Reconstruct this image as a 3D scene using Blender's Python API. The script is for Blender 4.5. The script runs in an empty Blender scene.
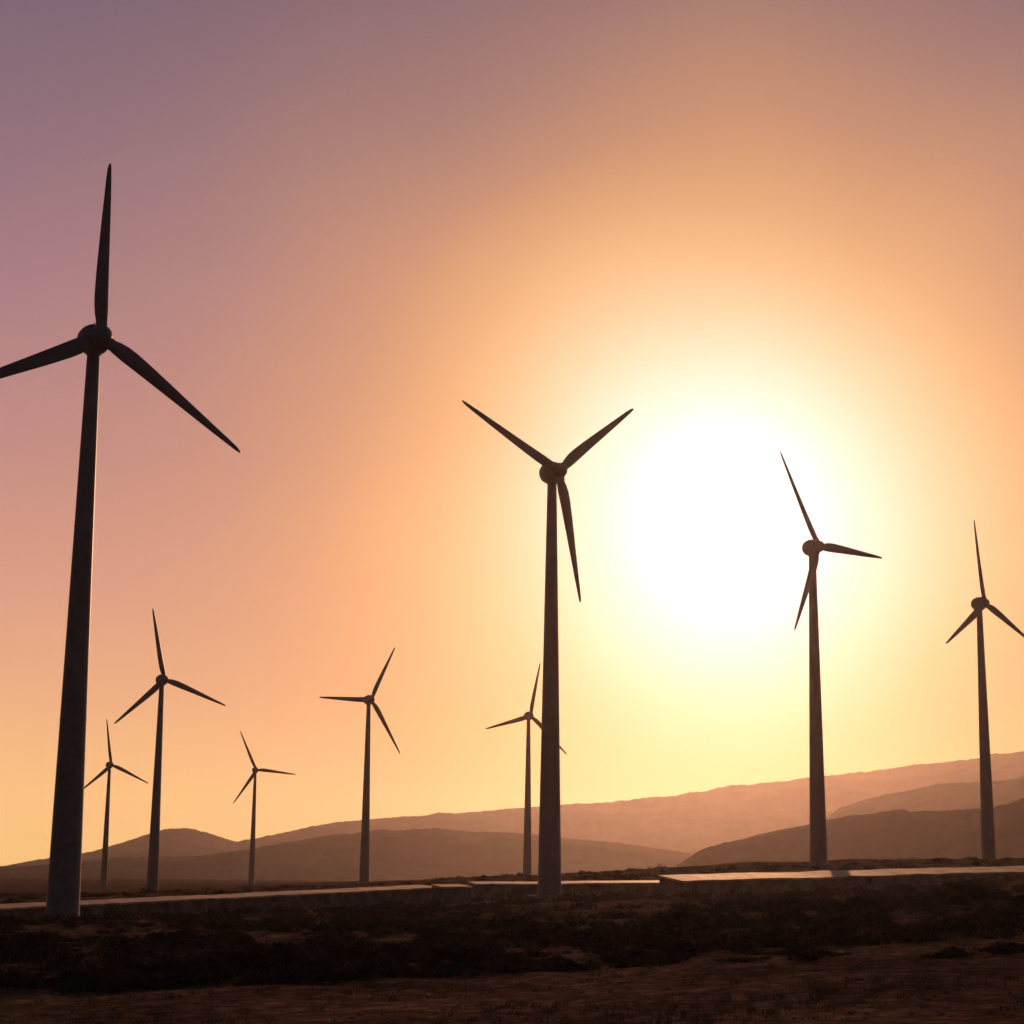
import bpy, bmesh, math, random
import numpy as np
from mathutils import Matrix, Vector, noise
random.seed(7); rng=np.random.default_rng(7)
S=bpy.context.scene
COL=S.collection
S.view_settings.view_transform='Standard'
S.view_settings.look='None'
S.view_settings.exposure=0

SUN_EL=math.radians(10.9); SUN_AZ=math.radians(6.7)   # azimuth clockwise from +Y
SUND=Vector((math.sin(SUN_AZ)*math.cos(SUN_EL),math.cos(SUN_AZ)*math.cos(SUN_EL),math.sin(SUN_EL)))

# ------------------------------------------------------------ helpers
def link(o): COL.objects.link(o); return o
def mesh_obj(name,verts,faces,mats=(),smooth=False):
    me=bpy.data.meshes.new(name); me.from_pydata([tuple(v) for v in verts],[],faces)
    me.validate(); me.update()
    for m in mats: me.materials.append(m)
    if smooth:
        me.polygons.foreach_set('use_smooth',[True]*len(me.polygons))
    return link(bpy.data.objects.new(name,me))
def bm_obj(name,bm,mats=(),smooth=False):
    me=bpy.data.meshes.new(name); bm.to_mesh(me); bm.free()
    for m in mats: me.materials.append(m)
    if smooth: me.polygons.foreach_set('use_smooth',[True]*len(me.polygons))
    return link(bpy.data.objects.new(name,me))
def N(nt,t,**kw):
    n=nt.nodes.new(t)
    for k,v in kw.items():
        if k.startswith('_'): n.inputs[k[1:]].default_value=v
        else: setattr(n,k,v)
    return n
def mathn(nt,op,a,b=None,c=None,clamp=False):
    n=nt.nodes.new('ShaderNodeMath'); n.operation=op; n.use_clamp=clamp
    for i,x in enumerate((a,b,c)):
        if x is None: continue
        if isinstance(x,(int,float)): n.inputs[i].default_value=x
        else: nt.links.new(x,n.inputs[i])
    return n.outputs[0]
def ramp(nt,fac,stops,interp='LINEAR'):
    n=nt.nodes.new('ShaderNodeValToRGB'); cr=n.color_ramp; cr.interpolation=interp
    while len(cr.elements)>1: cr.elements.remove(cr.elements[0])
    cr.elements[0].position=stops[0][0]; cr.elements[0].color=(*stops[0][1],1)
    for p,c in stops[1:]:
        e=cr.elements.new(p); e.color=(*c,1)
    nt.links.new(fac,n.inputs[0]); return n.outputs[0]
def g3(v): return (v,v,v)
def material(name,base=(.3,.3,.3),rough=.8,var=.25,scale=3.0,bump=0.0,bscale=20,spec=.4,col2=None,metal=0):
    m=bpy.data.materials.new(name); m.use_nodes=True; nt=m.node_tree
    b=nt.nodes['Principled BSDF']; b.inputs['Roughness'].default_value=rough
    b.inputs['Specular IOR Level'].default_value=spec; b.inputs['Metallic'].default_value=metal
    tc=N(nt,'ShaderNodeTexCoord')
    nz=N(nt,'ShaderNodeTexNoise',_Scale=scale,_Detail=6.0,_Roughness=.62); nt.links.new(tc.outputs['Object'],nz.inputs['Vector'])
    c2=col2 if col2 else tuple(x*(1-var) for x in base)
    c1=base if col2 else tuple(x*(1+var) for x in base)
    o=ramp(nt,nz.outputs[0],[(.32,c2),(.68,c1)]); nt.links.new(o,b.inputs['Base Color'])
    if bump:
        n2=N(nt,'ShaderNodeTexNoise',_Scale=bscale,_Detail=5.0); nt.links.new(tc.outputs['Object'],n2.inputs['Vector'])
        bp=N(nt,'ShaderNodeBump',_Strength=bump,_Distance=.05); nt.links.new(n2.outputs[0],bp.inputs['Height'])
        nt.links.new(bp.outputs[0],b.inputs['Normal'])
    return m

# ------------------------------------------------------------ camera
cd=bpy.data.cameras.new('camera'); cam=link(bpy.data.objects.new('camera',cd))
cd.sensor_width=36; cd.lens=1869.0/1024*36; cd.clip_end=40000; cd.clip_start=.1
Rm=(Matrix.Rotation(math.radians(90+11.1),3,'X') @ Matrix.Rotation(math.radians(.61),3,'Z')).to_4x4()
cam.matrix_world=Matrix.Translation((0,0,3))@Rm
S.camera=cam

# ------------------------------------------------------------ world
w=bpy.data.worlds.new('World'); S.world=w; w.use_nodes=True; nt=w.node_tree; nt.nodes.clear()
out=N(nt,'ShaderNodeOutputWorld')
tc=N(nt,'ShaderNodeTexCoord')
nrm=N(nt,'ShaderNodeVectorMath',operation='NORMALIZE'); nt.links.new(tc.outputs['Generated'],nrm.inputs[0])
dot=N(nt,'ShaderNodeVectorMath',operation='DOT_PRODUCT'); nt.links.new(nrm.outputs[0],dot.inputs[0]); dot.inputs[1].default_value=SUND
dcl=mathn(nt,'MINIMUM',dot.outputs['Value'],.999999)
ang0=mathn(nt,'MULTIPLY',mathn(nt,'ARCCOSINE',dcl),180/math.pi)
cl0=N(nt,'ShaderNodeTexNoise',_Scale=7.0,_Detail=1.0,_Roughness=.4); nt.links.new(nrm.outputs[0],cl0.inputs['Vector'])
ang=mathn(nt,'MULTIPLY',ang0,mathn(nt,'MULTIPLY_ADD',cl0.outputs[0],.26,.925))
sep=N(nt,'ShaderNodeSeparateXYZ'); nt.links.new(nrm.outputs[0],sep.inputs[0])
el=mathn(nt,'MULTIPLY',mathn(nt,'ARCSINE',sep.outputs[2]),180/math.pi)
elf=mathn(nt,'DIVIDE',el,60,clamp=True)
base=ramp(nt,elf,[(0,(1.0,.60,.21)),(2.4/60,(.98,.56,.215)),(5.5/60,(.86,.43,.23)),(8.5/60,(.73,.34,.24)),(12.5/60,(.55,.265,.24)),(17/60,(.40,.205,.235)),
 (22/60,(.26,.155,.20)),(28/60,(.16,.108,.165)),(40/60,(.08,.062,.11)),(1,(.035,.035,.07))])
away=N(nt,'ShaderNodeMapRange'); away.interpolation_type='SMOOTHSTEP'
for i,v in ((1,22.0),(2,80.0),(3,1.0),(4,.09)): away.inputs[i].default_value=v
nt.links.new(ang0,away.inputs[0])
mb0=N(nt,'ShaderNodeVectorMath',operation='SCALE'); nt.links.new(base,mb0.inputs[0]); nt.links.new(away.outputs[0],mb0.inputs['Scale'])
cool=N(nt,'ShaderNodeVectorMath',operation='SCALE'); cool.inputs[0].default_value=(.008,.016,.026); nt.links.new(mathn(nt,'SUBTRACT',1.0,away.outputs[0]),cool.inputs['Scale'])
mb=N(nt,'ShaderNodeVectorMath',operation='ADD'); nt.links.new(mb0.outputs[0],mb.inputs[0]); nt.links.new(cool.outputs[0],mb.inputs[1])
af=mathn(nt,'DIVIDE',ang,40,clamp=True)
def A(x): return x/40
glow=ramp(nt,af,[(A(0),(1,1,1)),(A(2.2),(1,.97,.94)),(A(3.5),(.98,.90,.80)),(A(4.9),(.96,.79,.59)),(A(6.4),(.94,.65,.38)),(A(8.0),(.91,.52,.235)),(A(10),(.84,.405,.14)),(A(13),(.68,.30,.105)),(A(18),(.46,.21,.11)),(A(24),(.28,.14,.12)),(A(30),(.18,.11,.13))],'B_SPLINE')
alpha=ramp(nt,af,[(A(0),g3(1)),(A(5),g3(.97)),(A(7),g3(.90)),(A(9.6),g3(.79)),(A(13),g3(.59)),(A(17),g3(.37)),(A(22),g3(.17)),(A(28),g3(.05)),(A(34),g3(0))],'B_SPLINE')
boost=ramp(nt,af,[(A(0),g3(1)),(A(1.5),g3(.45)),(A(3.0),g3(.08)),(A(4.2),g3(0))],'B_SPLINE')
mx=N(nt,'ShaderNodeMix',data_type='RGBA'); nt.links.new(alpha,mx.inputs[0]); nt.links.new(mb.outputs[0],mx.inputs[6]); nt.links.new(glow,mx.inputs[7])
bo=N(nt,'ShaderNodeVectorMath',operation='SCALE'); nt.links.new(boost,bo.inputs[0]); bo.inputs['Scale'].default_value=.8
a2=N(nt,'ShaderNodeVectorMath',operation='ADD'); nt.links.new(mx.outputs[2],a2.inputs[0]); nt.links.new(bo.outputs[0],a2.inputs[1])
cl=N(nt,'ShaderNodeTexNoise',_Scale=3.0,_Detail=3.0,_Roughness=.5); 
mp=N(nt,'ShaderNodeMapping'); mp.inputs['Scale'].default_value=(1,1,3); nt.links.new(nrm.outputs[0],mp.inputs[0]); nt.links.new(mp.outputs[0],cl.inputs['Vector'])
cm=mathn(nt,'MULTIPLY_ADD',cl.outputs[0],.09,.955)
a3=N(nt,'ShaderNodeVectorMath',operation='SCALE'); nt.links.new(a2.outputs[0],a3.inputs[0]); nt.links.new(cm,a3.inputs['Scale'])
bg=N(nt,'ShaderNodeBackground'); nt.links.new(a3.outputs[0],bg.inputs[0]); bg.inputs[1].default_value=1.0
sky=N(nt,'ShaderNodeTexSky'); sky.sky_type='NISHITA'; sky.sun_disc=False; sky.sun_elevation=SUN_EL; sky.sun_rotation=SUN_AZ
sky.dust_density=3
bg2=N(nt,'ShaderNodeBackground'); nt.links.new(sky.outputs[0],bg2.inputs[0]); bg2.inputs[1].default_value=.001
ad=N(nt,'ShaderNodeAddShader'); nt.links.new(bg.outputs[0],ad.inputs[0]); nt.links.new(bg2.outputs[0],ad.inputs[1])
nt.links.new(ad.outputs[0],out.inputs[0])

sl=bpy.data.lights.new('sun','SUN'); sl.energy=2.2; sl.angle=math.radians(.5); sl.color=(1,.46,.22)
so=link(bpy.data.objects.new('sun',sl)); so.rotation_euler=(-SUND).to_track_quat('-Z','Y').to_euler()

# ------------------------------------------------------------ turbines data (world metres)
TB=[((-33.2,142.6,-.51),88.7,14.7),((4.3,197.9,1.18),37.9,14.5),((43.4,265.8,5.33),120.4,15.0),((83.7,330.9,7.06),94.1,15.2),
((-75.1,402.6,-.75),101.7,15.5),((-141.2,665.5,-4.06),98.3,16.3),((-99.6,739.2,-1.21),115.1,16.4),((-35.6,471.4,1.82),62.0,15.7),((5.3,530.2,3.24),77.0,15.6)]
YAW=[39.5,40,43,39.3,36.7,43.3,27,38.3,30]

# ------------------------------------------------------------ terrain
def gfun(d):
    if d<200: return .0095*d
    return 1.9+2.2*(1-math.exp(-(d-200)/180))
def base_h(x,y):
    d=math.hypot(x,y)
    xt=70*math.tanh(x/95) if x>0 else 90*math.tanh(x/110)
    far=1/(1+math.exp((d-900)/120))
    z=(.056*xt+gfun(d))*far
    return z
pts=[t[0] for t in TB]
Km=np.array([[math.exp(-((a[0]-b[0])**2+(a[1]-b[1])**2)/(2*45**2)) for b in pts] for a in pts])
rh=np.array([p[2]-base_h(p[0],p[1]) for p in pts])
wts=np.linalg.solve(Km,rh)
def sstep(a,b,x):
    t=min(1,max(0,(x-a)/(b-a))); return t*t*(3-2*t)
def ground(x,y,micro=True):
    z=base_h(x,y)
    for wk,p in zip(wts,pts):
        q=(x-p[0])**2+(y-p[1])**2
        if q<45000: z+=wk*math.exp(-q/(2*45**2))
    d=math.hypot(x,y)
    if 110<d<300 and y>0:   # shallow graded trench in front of the channels
        az=math.degrees(math.atan2(x,y))
        amp=.6*sstep(-4,0,az)+1.45*sstep(3.2,6.5,az)
        keep=sstep(3,11,math.hypot(x-4.3,y-197.9))
        z-=amp*keep*math.exp(-((d-(181+3.1*max(az,3)))/18)**2)*(1-sstep(19,26,az))
    if micro:
        tt=1.0
        for p in pts:
            q=math.hypot(x-p[0],y-p[1])
            tt=min(tt,min(1,max(0,(q-3)/6)))
        amp=min(1,d/60)
        z+=tt*amp*(.5*noise.noise(Vector((x/22,y/22,3)))+.25*noise.noise(Vector((x/7,y/7,9)))+.09*noise.noise(Vector((x/1.8,y/1.8,1))))
    return z
angs=list(np.arange(-180,-28,4.0))+list(np.arange(-28,-17,.8))+list(np.arange(-17,17,.16))+list(np.arange(17,28,.8))+list(np.arange(28,180,4.0))
rad=[1.5]
while rad[-1]<30: rad.append(rad[-1]*1.15)
while rad[-1]<110: rad.append(rad[-1]*1.008)
while rad[-1]<420: rad.append(rad[-1]*1.013)
while rad[-1]<14000: rad.append(rad[-1]*1.07)
na=len(angs); V=[(0,0,ground(0,0))]
for r in rad:
    for a in angs:
        a_=math.radians(a); x=r*math.sin(a_); y=r*math.cos(a_); V.append((x,y,ground(x,y,r<1500)))
Fc=[]
for i in range(len(rad)-1):
    for j in range(na):
        k=(j+1)%na; a=1+i*na+j; b=1+i*na+k
        Fc.append((a,a+na,b+na,b))
for j in range(na): Fc.append((0,1+j,1+(j+1)%na))
gm=bpy.data.materials.new('dry_soil'); gm.use_nodes=True; nt=gm.node_tree; b=nt.nodes['Principled BSDF']
b.inputs['Roughness'].default_value=1.0; b.inputs['Specular IOR Level'].default_value=0
tc=N(nt,'ShaderNodeTexCoord')
n1=N(nt,'ShaderNodeTexNoise',_Scale=.16,_Detail=8.0,_Roughness=.65); nt.links.new(tc.outputs['Object'],n1.inputs['Vector'])
n2=N(nt,'ShaderNodeTexNoise',_Scale=1.8,_Detail=10.0,_Roughness=.72); nt.links.new(tc.outputs['Object'],n2.inputs['Vector'])
c1=ramp(nt,n1.outputs[0],[(.34,(.10,.068,.048)),(.50,(.16,.105,.072)),(.66,(.24,.155,.105))])
c2=ramp(nt,n2.outputs[0],[(.36,g3(.40)),(.52,g3(.95)),(.68,g3(1.8))])
mm=N(nt,'ShaderNodeVectorMath',operation='MULTIPLY'); nt.links.new(c1,mm.inputs[0]); nt.links.new(c2,mm.inputs[1])
nt.links.new(mm.outputs[0],b.inputs['Base Color'])
n3=N(nt,'ShaderNodeTexNoise',_Scale=4.0,_Detail=8.0,_Roughness=.65); nt.links.new(tc.outputs['Object'],n3.inputs['Vector'])
bp=N(nt,'ShaderNodeBump',_Strength=1.0,_Distance=.2); nt.links.new(n3.outputs[0],bp.inputs['Height']); nt.links.new(bp.outputs[0],b.inputs['Normal'])
go=mesh_obj('ground',V,Fc,[gm],True); go['kind']='structure'

# ------------------------------------------------------------ hills
hm=material('hill_scrub',(.085,.078,.085),.95,scale=.006,col2=(.035,.032,.037),bump=.0,spec=0)
def hill(name,D,prof,depth,seed,rough=1.0,front=.25):
    azs=np.arange(prof[0][0],prof[-1][0]+.001,.07)
    pe=np.interp(azs,[p[0] for p in prof],[p[1] for p in prof])
    ker=np.hanning(11); ker/=ker.sum(); pe=np.convolve(np.pad(pe,5,mode='edge'),ker,'valid')
    rows=44; V=[];Fc=[]
    for i in range(rows):
        t=i/(rows-1); s=(t-.6)/.6 if t<.6 else (t-.6)/.4
        rr=D*(1+depth*(t-.6))
        shp=(math.cos(math.pi*min(1,abs(s)))*.5+.5)
        shp=shp**.8
        for j,a in enumerate(azs):
            a_=math.radians(a); x=rr*math.sin(a_); y=rr*math.cos(a_)
            H=D*math.tan(math.radians(pe[j]))+3
            env=abs(s)*(1-abs(s))*4*.2+.018
            v=Vector((x/(D*.035),y/(D*.035),seed))
            nn=noise.fractal(v,.9,2.1,5)
            gul=-abs(noise.noise(Vector((x/(D*.06)+seed,y/(D*.10),seed))))*1.5
            z=H*shp+rough*H*env*(nn*.8+gul*(1 if abs(s)>.06 else 0)) + rough*.9*noise.noise(Vector((a*7,seed,t*8)))*D/2500+ .6*noise.noise(Vector((a*19,seed,t*8)))*D/2500
            if i in(0,rows-1): z=-25
            V.append((x,y,z if z>-25 else -25))
    n=len(azs)
    for i in range(rows-1):
        for j in range(n-1):
            a=i*n+j; Fc.append((a,a+1,a+n+1,a+n))
    o=mesh_obj(name,V,Fc,[hm],True); o['kind']='structure'; return o
hill('far_hills',4700,[(-24,.5),(-20,.3),(-15.4,.1),(-13.9,.4),(-12.4,.63),(-11.3,.99),(-10.4,1.3),(-9.7,1.39),(-9.0,1.22),(-8.2,.97),(-6.7,1.3),(-5.2,1.6),(-3.4,1.78),(-1,1.96),(1.4,2.16),(3.9,2.36),(5.7,2.59),(7.2,2.78),(8.7,3.0),(10.2,3.17),(11.7,3.36),(13.2,3.52),(15.4,3.8),(20,4.2),(26,3.2)],.45,1.5,rough=.7)
hill('left_hills',2700,[(-24,.6),(-19,.2),(-15.4,.15),(-13.6,.26),(-11.5,.49),(-9.4,.56),(-7.6,.82),(-5.8,1.14),(-4,1.38),(-2.2,1.47),(-1.2,1.38),(-.2,1.42),(.8,1.34),(1.6,1.22),(2.6,1.15),(3.9,1.02),(5,.88),(6.5,.6),(9,.0)],.4,4.5)
hill('upper_right_hills',2900,[(6.5,0),(7.6,.9),(8.7,1.5),(10.2,2.25),(11.4,2.58),(12.9,2.84),(15.4,3.0),(22,3.2),(27,2.0)],.4,8.2)
hill('right_hills',1400,[(4.4,-.1),(4.75,.2),(5.4,.67),(5.8,.9),(6.9,1.15),(8.4,1.57),(9.9,1.88),(11.7,2.07),(13.2,2.09),(14.4,2.22),(15.4,2.5),(20,3.0),(27,2.0)],.35,11.7)

# ------------------------------------------------------------ haze (real scattering volume over the plain and valley)
bm=bmesh.new(); bmesh.ops.create_cube(bm,size=1)
for v in bm.verts: v.co=Vector((v.co.x*9000,3200+v.co.y*7600,120+v.co.z*340))
hz=bpy.data.materials.new('valley_haze'); hz.use_nodes=True; nt=hz.node_tree; nt.nodes.clear()
o_=N(nt,'ShaderNodeOutputMaterial'); vs=N(nt,'ShaderNodeVolumeScatter'); vs.inputs['Color'].default_value=(.80,.72,.74,1)
vs.inputs['Density'].default_value=.000040; vs.inputs['Anisotropy'].default_value=.84
nt.links.new(vs.outputs[0],o_.inputs['Volume'])
ho=bm_obj('haze',bm,[hz]); ho['kind']='structure'

# ------------------------------------------------------------ turbine parts
m_tower=material('tower_paint',(.165,.18,.21),.5,var=.14,scale=.8,spec=.25)
m_blade=material('blade_paint',(.15,.16,.18),.45,var=.10,scale=1.2,spec=.25)
m_nac=material('nacelle_paint',(.17,.175,.19),.45,var=.15,scale=1.5,spec=.35)
m_conc=material('weathered_concrete',(.24,.205,.17),.9,var=.4,scale=.9,bump=.4,spec=.1)
m_dark=material('dark_metal',(.05,.05,.05),.5,var=.2)
def lathe(prof,seg=40):
    V=[];Fc=[]
    for r,z in prof:
        for k in range(seg):
            a=2*math.pi*k/seg; V.append((r*math.cos(a),r*math.sin(a),z))
    for i in range(len(prof)-1):
        for k in range(seg):
            k2=(k+1)%seg; Fc.append((i*seg+k,i*seg+k2,(i+1)*seg+k2,(i+1)*seg+k))
    Fc.append(tuple(range(seg))[::-1]); Fc.append(tuple((len(prof)-1)*seg+k for k in range(seg)))
    return V,Fc
def finish(o,ang=35):
    me=o.data; me.polygons.foreach_set('use_smooth',[True]*len(me.polygons))
    try: me.set_sharp_from_angle(angle=math.radians(ang))
    except Exception: pass
prof=[(1.36,0.0),(1.36,.22),(1.27,.23)]
r0,r1=1.25,.50; HT=43.8
for z in np.linspace(.6,HT,34):
    r=r0+(r1-r0)*(z/HT)
    prof.append((r,z))
    for zj in (15.0,30.0):
        if z<zj<z+1.35:
            rj=r0+(r1-r0)*(zj/HT); prof+= [(rj,zj-.05),(rj+.015,zj-.04),(rj+.015,zj+.04),(rj,zj+.05)]
prof+=[(.62,HT+.02),(.62,HT+.35)]
Vt,Ft=lathe(prof,56)
tower=mesh_obj('tower',Vt,Ft,[m_tower]); finish(tower)
Vf,Ff=lathe([(2.6,-1.2),(2.6,.05),(2.5,.14),(1.38,.16)],48)
found=mesh_obj('foundation',Vf,Ff,[m_conc]); finish(found)
def sec_body(secs,seg=32,pw=2.2):
    V=[];Fc=[]
    for y,rx,rz,cz in secs:
        for k in range(seg):
            a=2*math.pi*k/seg; c,s=math.cos(a),math.sin(a)
            V.append((math.copysign(abs(c)**(2/pw),c)*rx,y,cz+math.copysign(abs(s)**(2/pw),s)*rz))
    for i in range(len(secs)-1):
        for k in range(seg):
            k2=(k+1)%seg; Fc.append((i*seg+k,(i+1)*seg+k,(i+1)*seg+k2,i*seg+k2))
    Fc.append(tuple(range(seg))); Fc.append(tuple((len(secs)-1)*seg+k for k in range(seg))[::-1])
    return V,Fc
Vn,Fn=sec_body([(-.72,.90,.92,0),(-.66,1.08,1.08,0),(-.35,1.22,1.2,0),(.1,1.27,1.22,.0),(.6,1.2,1.14,.02),(1.0,1.0,.96,.04),(1.3,.72,.7,.06),(1.48,.36,.35,.07)])
nac=mesh_obj('nacelle',Vn,Fn,[m_nac]); finish(nac,50)
bm=bmesh.new()
r=bmesh.ops.create_cone(bm,segments=8,radius1=.045,radius2=.03,depth=.9,cap_ends=True)
bmesh.ops.translate(bm,verts=r['verts'],vec=(.3,.7,.95+.35))
vane=bm_obj('wind_vane',bm,[m_dark])
Vh,Fh=sec_body([(-.98,.10,.10,0),(-.90,.36,.36,0),(-.66,.64,.64,0),(-.3,.82,.82,0),(.1,.88,.88,0),(.36,.86,.86,0),(.44,.80,.80,0)],32,2.0)
bm=bmesh.new()
vs_=[bm.verts.new(v) for v in Vh]
for f in Fh: bm.faces.new([vs_[i] for i in f])
for k in range(3):
    a=math.radians(120*k); r=bmesh.ops.create_cone(bm,segments=24,radius1=.50,radius2=.46,depth=.9,cap_ends=True)
    bmesh.ops.translate(bm,verts=r['verts'],vec=(0,0,.75)); bmesh.ops.rotate(bm,verts=r['verts'],cent=(0,0,0),matrix=Matrix.Rotation(a,3,'Y'))
hub=bm_obj('rotor_hub',bm,[m_nac]); finish(hub,40)
LB=14.7
st=[(.8,.44,.36,0,.0),(1.2,.50,.36,.03,.05),(1.7,.59,.35,.09,.12),(2.4,.655,.33,.14,.16),(3.3,.655,.29,.17,.16),(5,.60,.24,.17,.14),(6.5,.54,.185,.15,.12),(8.2,.465,.14,.12,.08),
(10,.39,.10,.09,.05),(11.8,.31,.070,.06,.03),(13.2,.245,.048,.05,.02),(14.2,.18,.030,.03,.02),(14.6,.10,.016,.0,.02),(14.7,.04,.006,-.03,.02)]
V=[];Fc=[];seg=20
for z,hc,ht,off,tw in st:
    for k in range(seg):
        a=2*math.pi*k/seg; c,s=math.cos(a),math.sin(a)
        x=hc*c; th=ht*s*(1.0 if z<1.1 else (.75+.35*c))
        x-=off
        X=x*math.cos(tw)-th*math.sin(tw); Y=x*math.sin(tw)+th*math.cos(tw)
        V.append((X,Y,z))
for i in range(len(st)-1):
    for k in range(seg):
        k2=(k+1)%seg; Fc.append((i*seg+k,i*seg+k2,(i+1)*seg+k2,(i+1)*seg+k))
Fc.append(tuple(range(seg))[::-1]); Fc.append(tuple((len(st)-1)*seg+k for k in range(seg)))
blade=mesh_obj('blade',V,Fc,[m_blade]); finish(blade,60)

labels=["tall grey three-bladed wind turbine standing on dark scrubby ground"]*9
labels[0]="largest nearby grey wind turbine with thick tapered tower beside concrete wall"
labels[1]="tall grey wind turbine with one blade pointing down, behind dark scrub"
labels[2]="backlit three-bladed wind turbine beside the bright sun glow"
labels[3]="grey wind turbine rising from a low concrete channel below hazy hills"
for i in range(4,9): labels[i]="small distant wind turbine silhouetted against the sunset above hazy hills"
protos={'tower':tower,'foundation':found,'nacelle':nac,'wind_vane':vane,'rotor_hub':hub,'blade':blade}
for idx,((P,ph,L),yaw) in enumerate(zip(TB,YAW)):
    root=bpy.data.objects.new('wind_turbine',None); link(root); root.empty_display_size=2
    root.location=P; root['label']=labels[idx]; root['category']='wind turbine'; root['group']='wind turbines on the plain'
    def inst(n,parent):
        if idx==0 and n!='blade': o=protos[n]
        else: o=protos[n].copy(); COL.objects.link(o)
        o.parent=parent; return o
    t=inst('tower',root); f=inst('foundation',root)
    ny=math.radians(yaw); na_=inst('nacelle',root); na_.location=(0,0,45); na_.rotation_euler=(math.radians(-4),0,ny)
    v=inst('wind_vane',na_)
    h=inst('rotor_hub',root)
    M=Matrix.Rotation(ny,4,'Z')@Matrix.Rotation(math.radians(-4),4,'X')
    off=M@Vector((0,-1.12,0)); b0=math.radians(90-ph)
    h.rotation_mode='QUATERNION'
    h.location=Vector((0,0,45))+off; h.rotation_quaternion=(M@Matrix.Rotation(b0,4,'Y')).to_quaternion()
    for k in range(3):
        bl=inst('blade',h); bl.rotation_mode='QUATERNION'
        bl.rotation_quaternion=(Matrix.Rotation(math.radians(-120*k),4,'Y')@Matrix.Rotation(math.radians(1.2),4,'X')).to_quaternion()
        bl.scale=(1,1,L/LB)
bpy.data.objects.remove(blade)

# ------------------------------------------------------------ concrete channels / low long structures
m_top=material('pale_sheet_cover',(.50,.36,.235),.70,var=.5,scale=.7,spec=.26,bump=1.0,bscale=1.2)
def channel(name,label,pts,width,h,slope,seed,cat='channel',edge=.17,rag=.03):
    r=random.Random(seed)
    root=bpy.data.objects.new(name,None); link(root); root.location=(pts[0][0],pts[0][1],pts[0][2]-h); root['label']=label; root['category']=cat
    O=Vector(root.location)
    def strip(nm,offs,mat):
        V=[];Fc=[]
        n=len(offs)
        for (x,y,z),nrm in zip(P2,Nn):
            for (b,dz) in offs: V.append(Vector((x,y,z))+nrm*b+Vector((0,0,dz))-O)
        for i in range(len(P2)-1):
            for k in range(n):
                k2=(k+1)%n; Fc.append((i*n+k,i*n+k2,(i+1)*n+k2,(i+1)*n+k))
        Fc.append(tuple(range(n))[::-1]); Fc.append(tuple((len(P2)-1)*n+k for k in range(n)))
        o=mesh_obj(nm,V,Fc,[mat]); o.parent=root; return o
    P2=[]
    for a,b in zip(pts[:-1],pts[1:]):
        a=Vector(a);b=Vector(b); L=(b-a).length; n=max(1,int(L/3))
        for i in range(n): P2.append(a.lerp(b,i/n)+Vector((0,0,r.uniform(-rag,rag))))
    P2.append(Vector(pts[-1]))
    Nn=[]
    t=P2[-1]-P2[0]; t.z=0; t.normalize()
    for i in range(len(P2)): Nn.append(Vector((-t.y,t.x,0)))
    rise=width*slope
    strip('wall',[(0,-h-1.5),(width,-h-1.5),(width,rise-edge-.01),(0,-edge-.01)],m_conc)
    strip('roof',[(-.3,-edge),(width+.3,rise-edge),(width+.3,rise+.02),(-.3,.0)],m_top)
    bm=bmesh.new()
    for i in range(0,len(P2),2):
        q=bmesh.ops.create_cube(bm,size=1); 
        for v in q['verts']:
            v.co=Vector((v.co.x*.3,v.co.y*.24,v.co.z*(h+1.0)))
        bmesh.ops.translate(bm,verts=q['verts'],vec=P2[i]-Nn[i]*.122-O+Vector((0,0,-edge-.05-(h+1.0)/2)))
    o=bm_obj('buttress',bm,[m_conc]); o['kind']='stuff'; o.parent=root
    return root
def at(az,d,el):
    a=math.radians(az); return (d*math.sin(a),d*math.cos(a),3+d*math.tan(math.radians(el)))
channel('concrete_channel',"long low pale concrete channel crossing dark scrubland",[at(-14.9,150,-1.0),at(-2.05,192,-.27)],2.2,1.3,.08,1,edge=.16)
channel('concrete_channel',"short squat concrete end block of the channel",[at(-2.0,187,-.26),at(-1.1,188,-.24)],3.0,1.4,.06,5,edge=.16)
channel('concrete_channel',"low concrete channel section behind the tower base",[at(-1.0,208,-.17),at(4.9,214,-.06)],3.0,1.5,.07,2,edge=.16)
channel('concrete_channel',"wide low channel with pale sunlit sheet cover",[at(5.2,202,.0),at(17.8,240,.46)],4.5,1.9,.12,3,edge=.2,rag=.07)

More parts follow.
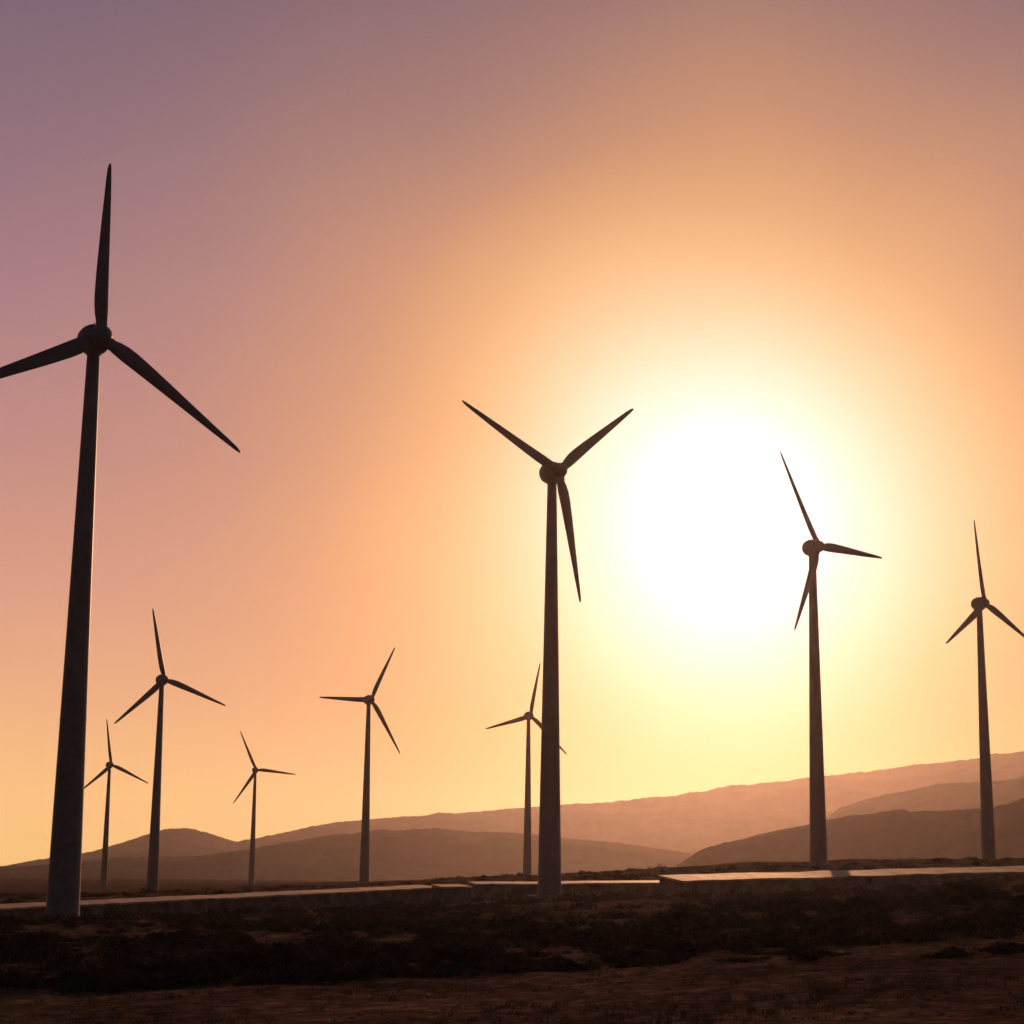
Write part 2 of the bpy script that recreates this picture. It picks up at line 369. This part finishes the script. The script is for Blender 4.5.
# ------------------------------------------------------------ vegetation
m_leaf=material('scrub_leaf',(.13,.095,.055),.8,scale=1.5,col2=(.05,.038,.024),spec=0)
m_dry=material('dry_grass_blades',(.28,.19,.11),.8,scale=.5,col2=(.11,.075,.045),spec=0)
m_stone=material('stone_grey',(.24,.17,.125),.9,scale=4,var=.35,spec=0)
def bush_arrays(R_,H_,n,leaf,r):
    cl=[]
    for _ in range(r.integers(6,12)):
        a=r.uniform(0,6.28); q=R_*r.uniform(0,.85)
        cl.append((q*math.cos(a),q*math.sin(a)*.8,H_*r.uniform(.15,.7)*(1-.5*q/R_),R_*r.uniform(.22,.45),H_*r.uniform(.18,.36)))
    cl=np.array(cl); idx=r.integers(0,len(cl),n); c=cl[idx]
    d=r.normal(size=(n,3)); d/=np.linalg.norm(d,axis=1)[:,None]; rr=r.uniform(.45,1.3,n)[:,None]
    p=np.stack([c[:,0],c[:,1],c[:,2]],1)+d*rr*np.stack([c[:,3],c[:,3],c[:,4]],1)
    p[:,2]=np.abs(p[:,2])
    u=r.normal(size=(n,3)); u/=np.linalg.norm(u,axis=1)[:,None]; v=np.cross(u,r.normal(size=(n,3))); v/=np.linalg.norm(v,axis=1)[:,None]
    s=leaf*r.uniform(.6,1.5,n)[:,None]
    q=np.stack([p-u*s,p+v*s*.45,p+u*s*1.2,p-v*s*.45],1)
    m=14; a=r.uniform(0,6.28,m); tx=np.stack([R_*.6*np.cos(a)*r.uniform(.2,1,m),R_*.6*np.sin(a)*r.uniform(.2,1,m),H_*r.uniform(.4,.95,m)],1)
    o=np.array([.015,0,0]); base=tx*np.array([.15,.15,0])
    st_=np.stack([base-o,base+o,tx+o*.4,tx-o*.4],1)
    return np.concatenate([q,st_])
def quads_obj(name,Q,mats):
    Vv=Q.reshape(-1,3); me=bpy.data.meshes.new(name); n=len(Q)
    me.vertices.add(n*4); me.vertices.foreach_set('co',Vv.ravel())
    me.loops.add(n*4); me.loops.foreach_set('vertex_index',np.arange(n*4))
    me.polygons.add(n); me.polygons.foreach_set('loop_start',np.arange(n)*4); me.polygons.foreach_set('loop_total',np.full(n,4))
    me.update(calc_edges=True); 
    for m in mats: me.materials.append(m)
    return link(bpy.data.objects.new(name,me))
def pol(az,d): a=math.radians(az); return d*math.sin(a),d*math.cos(a)
variants=[bush_arrays(.95,.45,340,.07,rng) for _ in range(6)]
low=[bush_arrays(.8,.24,150,.06,rng) for _ in range(5)]
Q=[]
cnt=0
while cnt<3400:
    d=52+ (rng.uniform()**1.5)*235; az=rng.uniform(-19,19); x,y=pol(az,d)
    dens=noise.noise(Vector((x/14,y/10,5)))+.25
    if d<60 : dens-=.25
    if rng.uniform()>max(.06,dens*1.5+.3 if d>60 else dens*1.8+.15): continue
    if any(math.hypot(x-p[0],y-p[1])<5 for p in pts): continue
    if d>150 and abs(d-(187+3.1*az))<9 and az>-2: continue
    near=d<120
    src=(variants if rng.uniform()<.42 else low)[rng.integers(0,5)]
    if not near: src=src[::2]
    s=rng.uniform(.4,1.45)*(1 if d>70 else .75); a=rng.uniform(0,6.28); ca,sa=math.cos(a),math.sin(a)
    P_=src.copy()*np.array([1,1,rng.uniform(.6,1.4)])*s*(1.0 if near else 1.25)
    X=P_[...,0]*ca-P_[...,1]*sa+x; Y=P_[...,0]*sa+P_[...,1]*ca+y; Z=P_[...,2]+ground(x,y)-.03
    Q.append(np.stack([X,Y,Z],-1)); cnt+=1
o=quads_obj('scrub',np.concatenate(Q),[m_leaf]); o['kind']='stuff'
Q=[]
for _ in range(9000):
    d=34+(rng.uniform()**1.3)*100; az=rng.uniform(-19,19); x,y=pol(az,d)
    if noise.noise(Vector((x/5,y/5,2)))<rng.uniform(-.35,.35): continue
    m=rng.integers(7,16); a=rng.uniform(0,6.28,m); ln=rng.uniform(.04,.15,m)*(1 if d<60 else 2.2); lean=rng.uniform(.1,.9,m)
    bx=x+rng.normal(0,.08,m); by=y+rng.normal(0,.08,m); bz=np.full(m,ground(x,y)-.01)
    tip=np.stack([bx+np.cos(a)*ln*lean,by+np.sin(a)*ln*lean,bz+ln],1); b0=np.stack([bx,by,bz],1); wv=np.stack([np.sin(a),-np.cos(a),a*0],1)*.008
    Q.append(np.stack([b0-wv,b0+wv,tip+wv*.3,tip-wv*.3],1))
o=quads_obj('dry_grass',np.concatenate(Q),[m_dry]); o['kind']='stuff'
V=[];Fc=[]
ico=bmesh.new(); bmesh.ops.create_icosphere(ico,subdivisions=1,radius=1); iv=[v.co.copy() for v in ico.verts]; ifc=[tuple(v.index for v in f.verts) for f in ico.faces]; ico.free()
for _ in range(3500):
    d=34+(rng.uniform()**1.4)*60; az=rng.uniform(-19,19); x,y=pol(az,d); s=.02+.05*rng.uniform()**4; z=ground(x,y)
    sc=(s*rng.uniform(.8,1.5),s*rng.uniform(.8,1.5),s*rng.uniform(.4,.9)); k=len(V)
    for v in iv:
        j=rng.uniform(.8,1.15); V.append((x+v.x*sc[0]*j,y+v.y*sc[1]*j,z+v.z*sc[2]*j))
    Fc+= [tuple(k+i for i in f) for f in ifc]
o=mesh_obj('gravel',V,Fc,[m_stone]); o['kind']='stuff'
big=[(-8.6,60,1.9,.7),(-6.7,58,2.2,.75),(-3.2,61,1.8,.7),(-1.3,57,1.7,.65),(2.3,66,2.3,1.3),(3.3,70,1.4,.85),(7.5,68,2.2,.75),(9.8,75,2.0,.75),(12.4,72,2.4,.8),(-11.5,84,2.2,.7),(-13.5,88,2.0,.7),
(-5,80,2.0,.7),(-9.5,76,1.6,.6),(5.2,84,2.2,.7),(14.3,82,2.0,.7),(0.3,88,2.1,.7),(-2.2,78,1.7,.6),(10.9,95,2.6,.9),(8.2,100,2.6,.9),(13.2,104,2.8,.9)]
meshes=[]
for R_,H_ in ((2.0,.9),(2.2,1.1),(1.7,.85),(2.1,1.3)):
    o=quads_obj('shrub',bush_arrays(R_,H_,2800,.08,rng),[m_leaf]); meshes.append(o.data); bpy.data.objects.remove(o)
for i,(az,d,R_,H_) in enumerate(big):
    x,y=pol(az,d); me=meshes[3 if H_>1.2 else i%3]
    o=link(bpy.data.objects.new('shrub',me)); o.location=(x,y,ground(x,y)-.05); o.rotation_euler=(0,0,rng.uniform(0,6.28)); s=R_/2.0; o.scale=(s,s,H_/.95 if H_<=1.2 else 1)
    o['label']="dark low dense desert shrub on bare brown soil" if H_<=1.2 else "taller dark desert shrub on bare brown soil"; o['category']='shrub'; o['group']='shrubs on the dry plain'
